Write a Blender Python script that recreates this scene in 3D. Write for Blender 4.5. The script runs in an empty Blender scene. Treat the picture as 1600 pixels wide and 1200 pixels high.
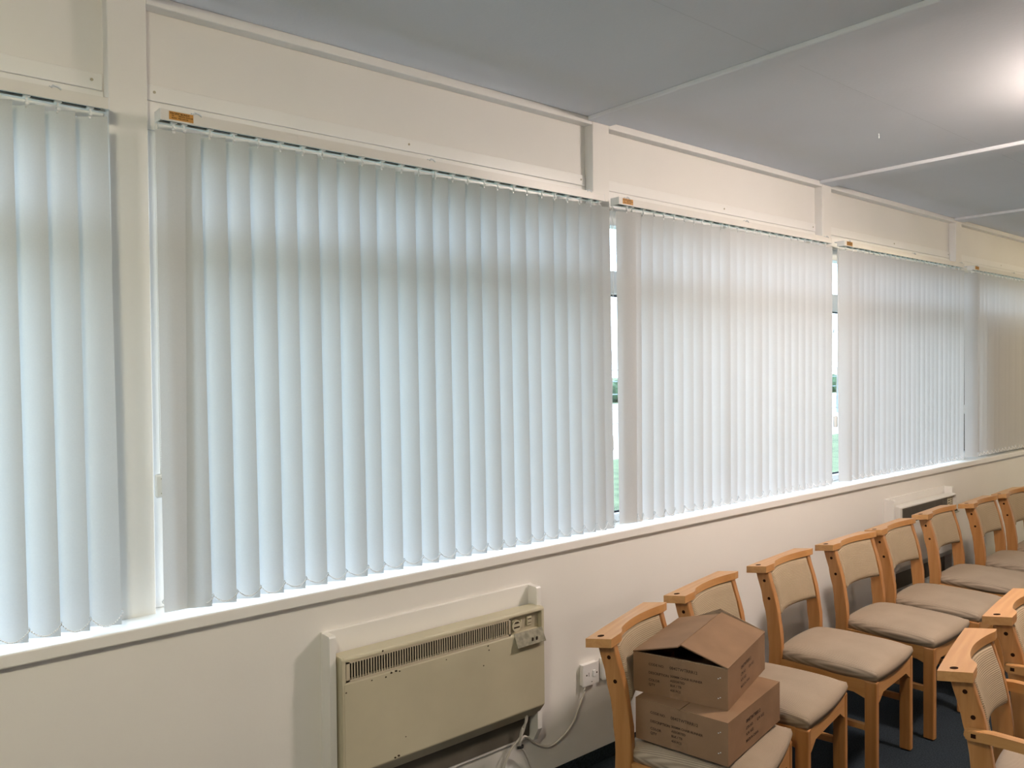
import bpy, bmesh, math, random
from mathutils import Vector, Matrix

random.seed(7)
SC = bpy.context.scene
COL = SC.collection
PI = math.pi

# ------------------------------------------------------------------ camera
YAW, PITCH, ROLL = 0.7008, -0.0168, -0.0096
CAM_D, CAM_H, FPX = 2.3349, 1.5797, 1262.11
cam_data = bpy.data.cameras.new('camera')
cam_data.sensor_fit = 'HORIZONTAL'
cam_data.sensor_width = 36.0
cam_data.lens = FPX / 1600 * 36.0
cam_data.clip_start = 0.02
cam_data.clip_end = 500
cam = bpy.data.objects.new('camera', cam_data)
COL.objects.link(cam)
_f = Vector((math.sin(YAW) * math.cos(PITCH), math.cos(YAW) * math.cos(PITCH), math.sin(PITCH)))
_r = Vector((math.cos(YAW), -math.sin(YAW), 0))
_u = _r.cross(_f)
_r2 = _r * math.cos(ROLL) + _u * math.sin(ROLL)
_u2 = -_r * math.sin(ROLL) + _u * math.cos(ROLL)
M = Matrix((_r2, _u2, -_f)).transposed().to_4x4()
M.translation = Vector((0, -CAM_D, CAM_H))
cam.matrix_world = M
SC.camera = cam

# ------------------------------------------------------------------ world, exposure
world = bpy.data.worlds.new('overcast_sky')
SC.world = world
world.use_nodes = True
wn = world.node_tree.nodes
wl = world.node_tree.links
for n in list(wn):
    wn.remove(n)
w_out = wn.new('ShaderNodeOutputWorld')
w_bg = wn.new('ShaderNodeBackground')
w_tc = wn.new('ShaderNodeTexCoord')
w_sep = wn.new('ShaderNodeSeparateXYZ')
w_ramp = wn.new('ShaderNodeValToRGB')
w_ramp.color_ramp.elements[0].position = 0.45
w_ramp.color_ramp.elements[0].color = (0.67, 0.82, 1.0, 1)
w_ramp.color_ramp.elements[1].position = 1.0
w_ramp.color_ramp.elements[1].color = (0.65, 0.81, 1.0, 1)
w_map = wn.new('ShaderNodeMapRange')
w_map.inputs['From Min'].default_value = -1
wl.new(w_tc.outputs['Generated'], w_sep.inputs[0])
wl.new(w_sep.outputs['Z'], w_map.inputs['Value'])
wl.new(w_map.outputs[0], w_ramp.inputs[0])
wl.new(w_ramp.outputs[0], w_bg.inputs['Color'])
w_bg.inputs['Strength'].default_value = 5.6
wl.new(w_bg.outputs[0], w_out.inputs['Surface'])

SC.view_settings.view_transform = 'Standard'
SC.view_settings.look = 'None'
SC.view_settings.exposure = 0.22
SC.view_settings.gamma = 1.0
SC.view_settings.use_curve_mapping = False
SC.cycles.use_denoising = True
SC.cycles.max_bounces = 10
SC.cycles.diffuse_bounces = 6
SC.cycles.transparent_max_bounces = 16
SC.cycles.caustics_reflective = False
SC.cycles.caustics_refractive = False
SC.cycles.sample_clamp_indirect = 6.0

# lamp positions: the lit ceiling lamps, all just outside the photograph's frame
# (x, y, watts, colour)
LAMPS = [(3.46, -1.74, 96, (1.0, 0.845, 0.755)),
         (0.6, -5.4, 16, (1.0, 0.90, 0.80)),
         (4.2, -5.2, 36, (1.0, 0.86, 0.77)),
         (8.2, -4.6, 40, (1.0, 0.84, 0.62)),
         (7.6, -1.7, 44, (1.0, 0.79, 0.46)),
         (-0.30, -1.95, 54, (1.0, 0.91, 0.67))]

# ------------------------------------------------------------------ materials
def mat(name, col, rough=0.6, noise=0.0, nscale=6.0, bump=0.0, bscale=60.0, spec=0.4, metallic=0.0, coat=0.0):
    m = bpy.data.materials.new(name)
    m.use_nodes = True
    nt = m.node_tree
    b = nt.nodes['Principled BSDF']
    b.inputs['Base Color'].default_value = (*col, 1)
    b.inputs['Roughness'].default_value = rough
    b.inputs['Specular IOR Level'].default_value = spec
    b.inputs['Metallic'].default_value = metallic
    b.inputs['Coat Weight'].default_value = coat
    tc = nt.nodes.new('ShaderNodeTexCoord')
    if noise > 0:
        nz = nt.nodes.new('ShaderNodeTexNoise')
        nz.inputs['Scale'].default_value = nscale
        nz.inputs['Detail'].default_value = 4
        nt.links.new(tc.outputs['Object'], nz.inputs['Vector'])
        rp = nt.nodes.new('ShaderNodeValToRGB')
        rp.color_ramp.elements[0].position = 0.3
        rp.color_ramp.elements[1].position = 0.7
        rp.color_ramp.elements[0].color = (*[c * (1 - noise) for c in col], 1)
        rp.color_ramp.elements[1].color = (*[min(1, c * (1 + noise)) for c in col], 1)
        nt.links.new(nz.outputs['Fac'], rp.inputs[0])
        nt.links.new(rp.outputs[0], b.inputs['Base Color'])
    if bump > 0:
        n2 = nt.nodes.new('ShaderNodeTexNoise')
        n2.inputs['Scale'].default_value = bscale
        n2.inputs['Detail'].default_value = 3
        nt.links.new(tc.outputs['Object'], n2.inputs['Vector'])
        bp = nt.nodes.new('ShaderNodeBump')
        bp.inputs['Strength'].default_value = bump
        bp.inputs['Distance'].default_value = 0.002
        nt.links.new(n2.outputs['Fac'], bp.inputs['Height'])
        nt.links.new(bp.outputs[0], b.inputs['Normal'])
    return m

def wood_mat(name, c1, c2, axis='Z'):
    m = mat(name, c1, rough=0.38, spec=0.5, coat=0.15)
    nt = m.node_tree
    b = nt.nodes['Principled BSDF']
    tc = nt.nodes.new('ShaderNodeTexCoord')
    mp = nt.nodes.new('ShaderNodeMapping')
    sc = {'X': (3, 45, 45), 'Y': (45, 3, 45), 'Z': (45, 45, 3)}[axis]
    mp.inputs['Scale'].default_value = sc
    nz = nt.nodes.new('ShaderNodeTexNoise')
    nz.inputs['Scale'].default_value = 1.0
    nz.inputs['Detail'].default_value = 5
    nz.inputs['Distortion'].default_value = 0.6
    rp = nt.nodes.new('ShaderNodeValToRGB')
    rp.color_ramp.elements[0].position = 0.35
    rp.color_ramp.elements[1].position = 0.7
    rp.color_ramp.elements[0].color = (*c1, 1)
    rp.color_ramp.elements[1].color = (*c2, 1)
    nt.links.new(tc.outputs['Object'], mp.inputs['Vector'])
    nt.links.new(mp.outputs[0], nz.inputs['Vector'])
    nt.links.new(nz.outputs['Fac'], rp.inputs[0])
    nt.links.new(rp.outputs[0], b.inputs['Base Color'])
    return m

def fabric_mat(name, c1, c2, axis=(1, 0, 0), freq=190):
    m = mat(name, c1, rough=0.95, spec=0.1)
    nt = m.node_tree
    b = nt.nodes['Principled BSDF']
    tc = nt.nodes.new('ShaderNodeTexCoord')
    wv = nt.nodes.new('ShaderNodeTexWave')
    wv.wave_type = 'BANDS'
    wv.bands_direction = 'X' if axis[0] else ('Y' if axis[1] else 'Z')
    wv.inputs['Scale'].default_value = freq / 6.28
    wv.inputs['Distortion'].default_value = 0.4
    wv.inputs['Detail'].default_value = 2
    wv.inputs['Detail Scale'].default_value = 3
    nt.links.new(tc.outputs['Object'], wv.inputs['Vector'])
    nz = nt.nodes.new('ShaderNodeTexNoise')
    nz.inputs['Scale'].default_value = 9
    nz.inputs['Detail'].default_value = 3
    nt.links.new(tc.outputs['Object'], nz.inputs['Vector'])
    mx = nt.nodes.new('ShaderNodeMath')
    mx.operation = 'MULTIPLY_ADD'
    mx.inputs[1].default_value = 0.6
    nt.links.new(wv.outputs['Fac'], mx.inputs[0])
    md = nt.nodes.new('ShaderNodeMath')
    md.operation = 'MULTIPLY'
    md.inputs[1].default_value = 0.4
    nt.links.new(nz.outputs['Fac'], md.inputs[0])
    nt.links.new(md.outputs[0], mx.inputs[2])
    rp = nt.nodes.new('ShaderNodeValToRGB')
    rp.color_ramp.elements[0].position = 0.2
    rp.color_ramp.elements[1].position = 0.8
    rp.color_ramp.elements[0].color = (*c1, 1)
    rp.color_ramp.elements[1].color = (*c2, 1)
    nt.links.new(mx.outputs[0], rp.inputs[0])
    nt.links.new(rp.outputs[0], b.inputs['Base Color'])
    bp = nt.nodes.new('ShaderNodeBump')
    bp.inputs['Strength'].default_value = 0.5
    bp.inputs['Distance'].default_value = 0.0015
    nt.links.new(wv.outputs['Fac'], bp.inputs['Height'])
    nt.links.new(bp.outputs[0], b.inputs['Normal'])
    return m

def slat_mat():
    m = bpy.data.materials.new('blind_fabric')
    m.use_nodes = True
    nt = m.node_tree
    for n in list(nt.nodes):
        nt.nodes.remove(n)
    out = nt.nodes.new('ShaderNodeOutputMaterial')
    mix = nt.nodes.new('ShaderNodeMixShader')
    d = nt.nodes.new('ShaderNodeBsdfDiffuse')
    t = nt.nodes.new('ShaderNodeBsdfTranslucent')
    tc = nt.nodes.new('ShaderNodeTexCoord')
    nz = nt.nodes.new('ShaderNodeTexNoise')
    nz.inputs['Scale'].default_value = 220
    rp = nt.nodes.new('ShaderNodeValToRGB')
    rp.color_ramp.elements[0].color = (0.585, 0.58, 0.565, 1)
    rp.color_ramp.elements[1].color = (0.645, 0.64, 0.625, 1)
    nt.links.new(tc.outputs['Object'], nz.inputs['Vector'])
    nt.links.new(nz.outputs['Fac'], rp.inputs[0])
    nt.links.new(rp.outputs[0], d.inputs['Color'])
    t.inputs['Color'].default_value = (0.74, 0.755, 0.76, 1)
    mix.inputs[0].default_value = 0.24
    nt.links.new(d.outputs[0], mix.inputs[1])
    nt.links.new(t.outputs[0], mix.inputs[2])
    nt.links.new(mix.outputs[0], out.inputs['Surface'])
    return m

def glass_mat():
    m = bpy.data.materials.new('window_glass')
    m.use_nodes = True
    nt = m.node_tree
    for n in list(nt.nodes):
        nt.nodes.remove(n)
    out = nt.nodes.new('ShaderNodeOutputMaterial')
    mix = nt.nodes.new('ShaderNodeMixShader')
    t = nt.nodes.new('ShaderNodeBsdfTransparent')
    t.inputs['Color'].default_value = (0.97, 0.99, 0.985, 1)
    g = nt.nodes.new('ShaderNodeBsdfGlossy')
    g.inputs['Roughness'].default_value = 0.02
    mix.inputs[0].default_value = 0.05
    nt.links.new(t.outputs[0], mix.inputs[1])
    nt.links.new(g.outputs[0], mix.inputs[2])
    nt.links.new(mix.outputs[0], out.inputs['Surface'])
    return m

def emit_mat(name, col, s):
    m = bpy.data.materials.new(name)
    m.use_nodes = True
    nt = m.node_tree
    b = nt.nodes['Principled BSDF']
    b.inputs['Base Color'].default_value = (0.9, 0.9, 0.88, 1)
    b.inputs['Emission Color'].default_value = (*col, 1)
    b.inputs['Emission Strength'].default_value = s
    return m

MT = {
    'wall': mat('wall_paint', (0.79, 0.765, 0.725), 0.55, 0.015, 3, 0.08, 120, spec=0.3),
    'gloss': mat('gloss_white_paint', (0.82, 0.80, 0.765), 0.28, 0.015, 4, 0.05, 40, spec=0.5),
    'ceil': mat('ceiling_paint', (0.745, 0.75, 0.775), 0.7, 0.03, 1.6, 0.25, 90, spec=0.2),
    'rail': mat('headrail_enamel', (0.74, 0.715, 0.67), 0.35, spec=0.5),
    'plastic': mat('white_plastic', (0.80, 0.80, 0.79), 0.35, spec=0.5),
    'clear': mat('pale_plastic', (0.72, 0.76, 0.79), 0.25, spec=0.5),
    'dark': mat('dark_slot', (0.012, 0.02, 0.03), 0.6),
    'black': mat('black_plastic', (0.01, 0.01, 0.01), 0.5),
    'upvc': mat('window_upvc', (0.83, 0.84, 0.85), 0.3, spec=0.5),
    'gasket': mat('window_gasket', (0.015, 0.018, 0.03), 0.7),
    'carpet': mat('carpet_navy', (0.019, 0.025, 0.031), 0.98, 0.45, 160, 0.9, 260, spec=0.05),
    'heater': mat('heater_cream_enamel', (0.53, 0.48, 0.345), 0.4, 0.06, 5, 0.05, 60, spec=0.45),
    'heater_d': mat('heater_trim', (0.42, 0.37, 0.27), 0.5),
    'bar': mat('grille_bar', (0.50, 0.43, 0.32), 0.5),
    'flap': mat('smoked_flap', (0.27, 0.25, 0.19), 0.25, 0.25, 60, spec=0.5),
    'chip': mat('paint_chip', (0.035, 0.022, 0.012), 0.8),
    'joint': mat('ceiling_joint', (0.66, 0.665, 0.685), 0.95, spec=0.05),
    'dark_brown': mat('shade_board', (0.12, 0.105, 0.085), 0.9, 0.15, 8),  # dark tone: painted shade under heaters, daylight blocker, far heater's own brown grille
    'chain': mat('chain_white', (0.92, 0.92, 0.92), 0.4),
    'socket': mat('socket_plastic', (0.80, 0.78, 0.76), 0.3, spec=0.5),
    'cable': mat('cable_sheath', (0.62, 0.58, 0.52), 0.45),
    'card': mat('cardboard', (0.235, 0.138, 0.078), 0.85, 0.10, 7, 0.25, 180, spec=0.15),
    'card_in': mat('cardboard_edge', (0.27, 0.185, 0.12), 0.9, 0.15, 60, 0.3, 200, spec=0.1),
    'tape': mat('clear_tape', (0.25, 0.15, 0.088), 0.22, 0.12, 30, 0.15, 50, spec=0.6),
    'ink': mat('print_ink', (0.035, 0.02, 0.012), 0.9),
    'sticker': mat('orange_sticker', (0.55, 0.27, 0.06), 0.5, 0.08, 60),
    'hole': mat('screw_hole', (0.025, 0.010, 0.005), 0.95, spec=0.05),
    'wood_x': wood_mat('beech_x', (0.47, 0.22, 0.073), (0.56, 0.29, 0.107), 'X'),
    'wood_z': wood_mat('beech_z', (0.36, 0.155, 0.046), (0.44, 0.205, 0.068), 'Z'),
    'wood_y': wood_mat('beech_y', (0.41, 0.187, 0.058), (0.49, 0.25, 0.087), 'Y'),
    'fab_seat': fabric_mat('seat_fabric', (0.245, 0.187, 0.135), (0.395, 0.31, 0.23), (1, 0, 0), 370),
    'fab_back': fabric_mat('back_fabric', (0.28, 0.21, 0.135), (0.44, 0.345, 0.235), (0, 0, 1), 370),
    'slat': slat_mat(),
    'glass': glass_mat(),
    'grass': mat('grass', (0.11, 0.145, 0.075), 0.95, 0.4, 3, 0.6, 20),
    'tarmac': mat('pale_tarmac', (0.48, 0.48, 0.48), 0.9, 0.08, 1.5),
    'bark': mat('tree_bark', (0.13, 0.115, 0.10), 0.95, 0.3, 12),
    'leaf': mat('hedge_leaf', (0.05, 0.09, 0.045), 0.9, 0.5, 6),
    'fence': mat('fence_steel', (0.22, 0.27, 0.30), 0.5),
}

# ------------------------------------------------------------------ mesh helpers
def link(o, parent=None):
    COL.objects.link(o)
    if parent is not None:
        o.parent = parent
    return o

def obj(name, bm, m, parent=None, smooth=False, loc=None, rotz=0.0):
    me = bpy.data.meshes.new(name)
    bmesh.ops.recalc_face_normals(bm, faces=bm.faces[:])
    bm.to_mesh(me)
    bm.free()
    me.materials.append(m)
    if smooth:
        for p in me.polygons:
            p.use_smooth = True
    o = bpy.data.objects.new(name, me)
    if loc is not None:
        o.location = loc
    o.rotation_euler = (0, 0, rotz)
    return link(o, parent)

def empty(name, loc=(0, 0, 0), rotz=0.0, parent=None):
    o = bpy.data.objects.new(name, None)
    o.empty_display_size = 0.1
    o.location = loc
    o.rotation_euler = (0, 0, rotz)
    return link(o, parent)

def tag(o, label, cat, group=None):
    o['label'] = label
    o['category'] = cat
    if group:
        o['group'] = group
    return o

def struct(o):
    o['kind'] = 'structure'
    return o

def copy_tree(o, parent=None):
    c = o.copy()
    COL.objects.link(c)
    c.parent = parent
    for ch in list(o.children):
        copy_tree(ch, c)
    return c

def box(bm, x0, x1, y0, y1, z0, z1, bev=0.0, seg=2):
    vs = [bm.verts.new((x, y, z)) for x in (x0, x1) for y in (y0, y1) for z in (z0, z1)]
    q = [(0, 1, 3, 2), (4, 6, 7, 5), (0, 4, 5, 1), (2, 3, 7, 6), (0, 2, 6, 4), (1, 5, 7, 3)]
    fs = [bm.faces.new([vs[i] for i in f]) for f in q]
    if bev > 0:
        es = set()
        for f in fs:
            es.update(f.edges)
        bmesh.ops.bevel(bm, geom=list(es), offset=bev, segments=seg, affect='EDGES', profile=0.5)
    return bm

def nbox(*a, **k):
    return box(bmesh.new(), *a, **k)

def prism(bm, pts, z0, z1, axis='z'):
    """closed outline pts (2D) extruded between z0 and z1 along the axis"""
    def mk(p, t):
        if axis == 'z':
            return (p[0], p[1], t)
        if axis == 'x':
            return (t, p[0], p[1])
        return (p[0], t, p[1])
    a = [bm.verts.new(mk(p, z0)) for p in pts]
    b = [bm.verts.new(mk(p, z1)) for p in pts]
    n = len(pts)
    bm.faces.new(a)
    bm.faces.new(b[::-1])
    for i in range(n):
        j = (i + 1) % n
        bm.faces.new((a[i], b[i], b[j], a[j]))
    return bm

def tube(bm, pts, r, n=8, cap=True):
    pts = [Vector(p) for p in pts]
    rs = r if isinstance(r, (list, tuple)) else [r] * len(pts)
    rings = []
    ref = Vector((0.13, 0.31, 0.94)).normalized()
    for i, p in enumerate(pts):
        d = (pts[min(i + 1, len(pts) - 1)] - pts[max(i - 1, 0)]).normalized()
        rf = ref if abs(d.dot(ref)) < 0.95 else Vector((1, 0, 0))
        a = d.cross(rf).normalized()
        b = d.cross(a)
        rings.append([bm.verts.new(p + (a * math.cos(2 * PI * k / n) + b * math.sin(2 * PI * k / n)) * rs[i]) for k in range(n)])
    for i in range(len(rings) - 1):
        for k in range(n):
            bm.faces.new((rings[i][k], rings[i][(k + 1) % n], rings[i + 1][(k + 1) % n], rings[i + 1][k]))
    if cap:
        bm.faces.new(rings[0])
        bm.faces.new(rings[-1][::-1])
    return bm

def smooth_path(pts, sub=8):
    P = [Vector(p) for p in pts]
    out = []
    for i in range(len(P) - 1):
        p0 = P[max(i - 1, 0)]; p1 = P[i]; p2 = P[i + 1]; p3 = P[min(i + 2, len(P) - 1)]
        for k in range(sub):
            t = k / sub
            out.append(0.5 * ((2 * p1) + (-p0 + p2) * t + (2 * p0 - 5 * p1 + 4 * p2 - p3) * t * t + (-p0 + 3 * p1 - 3 * p2 + p3) * t ** 3))
    out.append(P[-1])
    return out

def disc(bm, c, r, axis, h=0.0015, n=14):
    """thin cylinder centred at c, along axis letter"""
    pts = [(r * math.cos(2 * PI * k / n), r * math.sin(2 * PI * k / n)) for k in range(n)]
    if axis == 'z':
        return prism(bm, [(c[0] + a, c[1] + b) for a, b in pts], c[2] - h, c[2] + h, 'z')
    if axis == 'x':
        return prism(bm, [(c[1] + a, c[2] + b) for a, b in pts], c[0] - h, c[0] + h, 'x')
    return prism(bm, [(c[0] + a, c[2] + b) for a, b in pts], c[1] - h, c[1] + h, 'y')

def text_mesh(name, s, size, m, parent, mw, bold=0.0):
    """flat lettering; mw places the text plane (x right, y up) in the parent's space"""
    cu = bpy.data.curves.new(name, 'FONT')
    cu.body = s
    cu.size = size
    cu.offset = bold
    cu.resolution_u = 2
    tmp = bpy.data.objects.new(name, cu)
    COL.objects.link(tmp)
    dg = bpy.context.evaluated_depsgraph_get()
    me = bpy.data.meshes.new_from_object(tmp.evaluated_get(dg))
    bpy.data.objects.remove(tmp)
    me.materials.clear()
    me.materials.append(m)
    me.transform(mw)
    o = bpy.data.objects.new(name, me)
    return link(o, parent)

# ------------------------------------------------------------------ the room
H_BEAM, H_CEIL = 2.600, 2.618
PIER_R = [-2.985, -1.155, 0.676, 2.516, 4.347, 6.167, 7.995, 9.82]     # right edges of the piers
PW = 0.099
X0, X1, YB = -3.6, 10.4, -7.0
RY = 0.046      # recess of the panels between the piers

floor = struct(obj('floor', nbox(X0, X1, YB, 0.16, -0.1, 0.0), MT['carpet']))
ceiling = struct(obj('ceiling', nbox(X0, X1, YB, 0.16, H_CEIL, H_CEIL + 0.1), MT['ceil']))
for r in PIER_R:
    bm = nbox(r - 0.128, r + 0.006, YB, -0.0005, H_BEAM, H_CEIL, 0.003, 1)
    obj('ceiling_batten', bm, MT['ceil'], ceiling)

WY = -0.085     # face of the wall below the sill
for i in range(len(PIER_R) - 1):
    for yj in (-0.845, -2.06, -3.28, -4.5, -5.72):
        obj('panel_joint', nbox(PIER_R[i] + 0.006, PIER_R[i + 1] - 0.128, yj - 0.0015, yj + 0.0015, H_CEIL - 0.0002, H_CEIL), MT['joint'], ceiling)
bm = bmesh.new()
tube(bm, smooth_path([(3.588, -0.632, 2.6178), (3.588, -0.632, 2.606), (3.596, -0.628, 2.600), (3.602, -0.626, 2.606)], 5), 0.0022, 6)
obj('ceiling_hook', bm, MT['plastic'], ceiling, True)
wall_n = struct(obj('wall_north', nbox(X0, X1, WY, 0.16, 0.0, 0.884), MT['wall']))
struct(obj('baseboard_north', nbox(X0, X1, WY - 0.006, WY, 0.0, 0.057, 0.002, 1), MT['carpet']))
for i, r in enumerate(PIER_R):
    obj('pier', nbox(r - PW, r, 0.0, 0.16, 0.884, H_CEIL, 0.002, 1), MT['wall'], wall_n)
bays = [(PIER_R[i], PIER_R[i + 1] - PW) for i in range(len(PIER_R) - 1)]
obj('end_infill', nbox(X0, PIER_R[0] - PW, 0.0, 0.16, 0.884, H_CEIL), MT['wall'], wall_n)
obj('end_infill', nbox(PIER_R[-1], X1, 0.0, 0.16, 0.884, H_CEIL), MT['wall'], wall_n)
for i, (a, b) in enumerate(bays):
    obj('upper_panel', nbox(a, b, RY, 0.12, 2.30, H_CEIL), MT['wall'], wall_n)
    bm = nbox(a + 0.004, b - 0.004, RY - 0.007, RY, 2.342, 2.386, 0.0015, 1)
    bd = obj('cover_board', bm, MT['gloss'], wall_n)
    s = bmesh.new()
    for fx in (a + 0.03, (a + b) / 2, b - 0.03):
        disc(s, (fx, RY - 0.0075, 2.366), 0.004, 'y', 0.0012, 8)
    obj('screw', s, MT['heater_d'], bd)
    obj('head_board', nbox(a + 0.002, b - 0.002, RY - 0.004, 0.115, 2.262, 2.340), MT['gloss'], wall_n)
    struct(obj('trim_%d' % (i + 1), nbox(a, b, 0.001, RY, 2.589, H_CEIL, 0.002, 1), MT['gloss']))
sill = nbox(X0, X1, -0.104, 0.10, 0.884, 0.918, 0.004, 2)
sill = obj('window_sill', sill, MT['gloss'], wall_n)

struct(obj('wall_south', nbox(X0, X1, YB - 0.1, YB, 0, H_CEIL), MT['wall']))
struct(obj('wall_west', nbox(X0 - 0.1, X0, YB, 0.16, 0, H_CEIL), MT['wall']))
struct(obj('wall_east', nbox(X1, X1 + 0.1, YB, 0.16, 0, H_CEIL), MT['wall']))

# windows
for i, (a, b) in enumerate(bays):
    w = struct(empty('window_%d' % (i + 1), ((a + b) / 2, 0.08, 0.918)))
    cx = (a + b) / 2
    def wb(name, x0, x1, y0, y1, z0, z1, m, bev=0.003, par=None):
        bm = nbox(x0 - cx, x1 - cx, y0 - 0.08, y1 - 0.08, z0 - 0.918, z1 - 0.918, bev, 1)
        return obj(name, bm, m, par or w)
    wb('frame_jamb', a, a + 0.05, 0.05, 0.115, 0.918, 2.262, MT['upvc'])
    wb('frame_jamb', b - 0.05, b, 0.05, 0.115, 0.918, 2.262, MT['upvc'])
    wb('frame_sill', a + 0.05, b - 0.05, 0.05, 0.115, 0.918, 0.952, MT['upvc'])
    wb('frame_head', a + 0.05, b - 0.05, 0.05, 0.115, 2.20, 2.262, MT['upvc'])
    wb('transom', a + 0.05, b - 0.05, 0.05, 0.115, 1.905, 2.005, MT['upvc'])
    g = wb('glass_pane', a + 0.05, b - 0.05, 0.084, 0.09, 0.952, 1.905, MT['glass'], 0)
    wb('gasket', a + 0.05, b - 0.05, 0.078, 0.084, 0.952, 0.960, MT['gasket'], 0, g)
    wb('gasket', a + 0.05, b - 0.05, 0.078, 0.084, 1.897, 1.905, MT['gasket'], 0, g)
    wb('glass_pane', a + 0.05, b - 0.05, 0.084, 0.09, 2.005, 2.20, MT['glass'], 0)
    if i == 5:      # unseen board added outside to keep daylight off this blind
        wb('daylight_blocker', a + 0.16, b, 0.135, 0.155, 0.90, 1.96, MT['dark_brown'], 0)

# ------------------------------------------------------------------ vertical blinds
SLW, SLH = 0.089, 1.302
Z_RAIL0, Z_RAIL1 = 2.258, 2.287
Z_SLT = 2.236
def slat_mesh(lean):
    me = bpy.data.meshes.new('slat')
    bm = bmesh.new()
    nr, nc = 14, 6
    grid = []
    for i in range(nr + 1):
        t = i / nr
        tw = math.radians(5 - 10 * t)
        row = []
        for j in range(nc + 1):
            s = (j / nc - 0.5) * SLW
            bow = -0.0035 * (1 - (2 * j / nc - 1) ** 2)
            row.append(bm.verts.new((s * math.cos(tw) - bow * math.sin(tw) + lean * t, -s * math.sin(tw) + bow * math.cos(tw) - lean * 0.3 * t, -SLH * t)))
        grid.append(row)
    for i in range(nr):
        for j in range(nc):
            bm.faces.new((grid[i][j], grid[i][j + 1], grid[i + 1][j + 1], grid[i + 1][j]))
    bm.to_mesh(me)
    bm.free()
    for p in me.polygons:
        p.use_smooth = True
    me.materials.append(MT['slat'])
    return me
SLAT = {k: slat_mesh(k) for k in (0.0, 0.012)}

def mesh_of(name, bm, m):
    me = bpy.data.meshes.new(name)
    bmesh.ops.recalc_face_normals(bm, faces=bm.faces[:])
    bm.to_mesh(me)
    bm.free()
    me.materials.append(m)
    return me
# hanger: truck in the rail slot, stem, ring knob and the white top holder of the slat
bm = bmesh.new()
box(bm, -0.008, 0.008, -0.012, 0.008, 0.019, 0.0255, 0.0015, 1)
tube(bm, [(0, -0.004, 0.020), (0, -0.004, 0.004)], 0.0028, 8)
bmesh.ops.create_icosphere(bm, subdivisions=2, radius=0.0055, matrix=Matrix.Translation((0, -0.006, 0.005)))
box(bm, -0.004, 0.004, -0.0055, -0.0035, -0.006, 0.005)
HANG = mesh_of('hanger', bm, MT['plastic'])
# hem weight and chain clips at the slat foot
def hem_mesh(lean, sx):
    bm = bmesh.new()
    tw = math.radians(-5)
    s = sx * (SLW / 2 - 0.001)
    x, y = s * math.cos(tw) + lean, -s * math.sin(tw) - lean * 0.3
    zf = -SLH
    tube(bm, [(x, y - 0.001, zf + 0.001), (x, y - 0.001, zf + 0.028), (x + sx * 0.003, y - 0.002, zf + 0.036), (x + sx * 0.006, y - 0.004, zf + 0.034), (x + sx * 0.005, y - 0.004, zf + 0.028), (x + sx * 0.001, y - 0.002, zf + 0.026)], [0.0010, 0.0011, 0.0016, 0.0016, 0.0016, 0.0014], 6)
    return mesh_of('chain_clip', bm, MT['clear'])
HEM = {(k, sx): hem_mesh(k, sx) for k in SLAT for sx in (-1, 1)}

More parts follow.
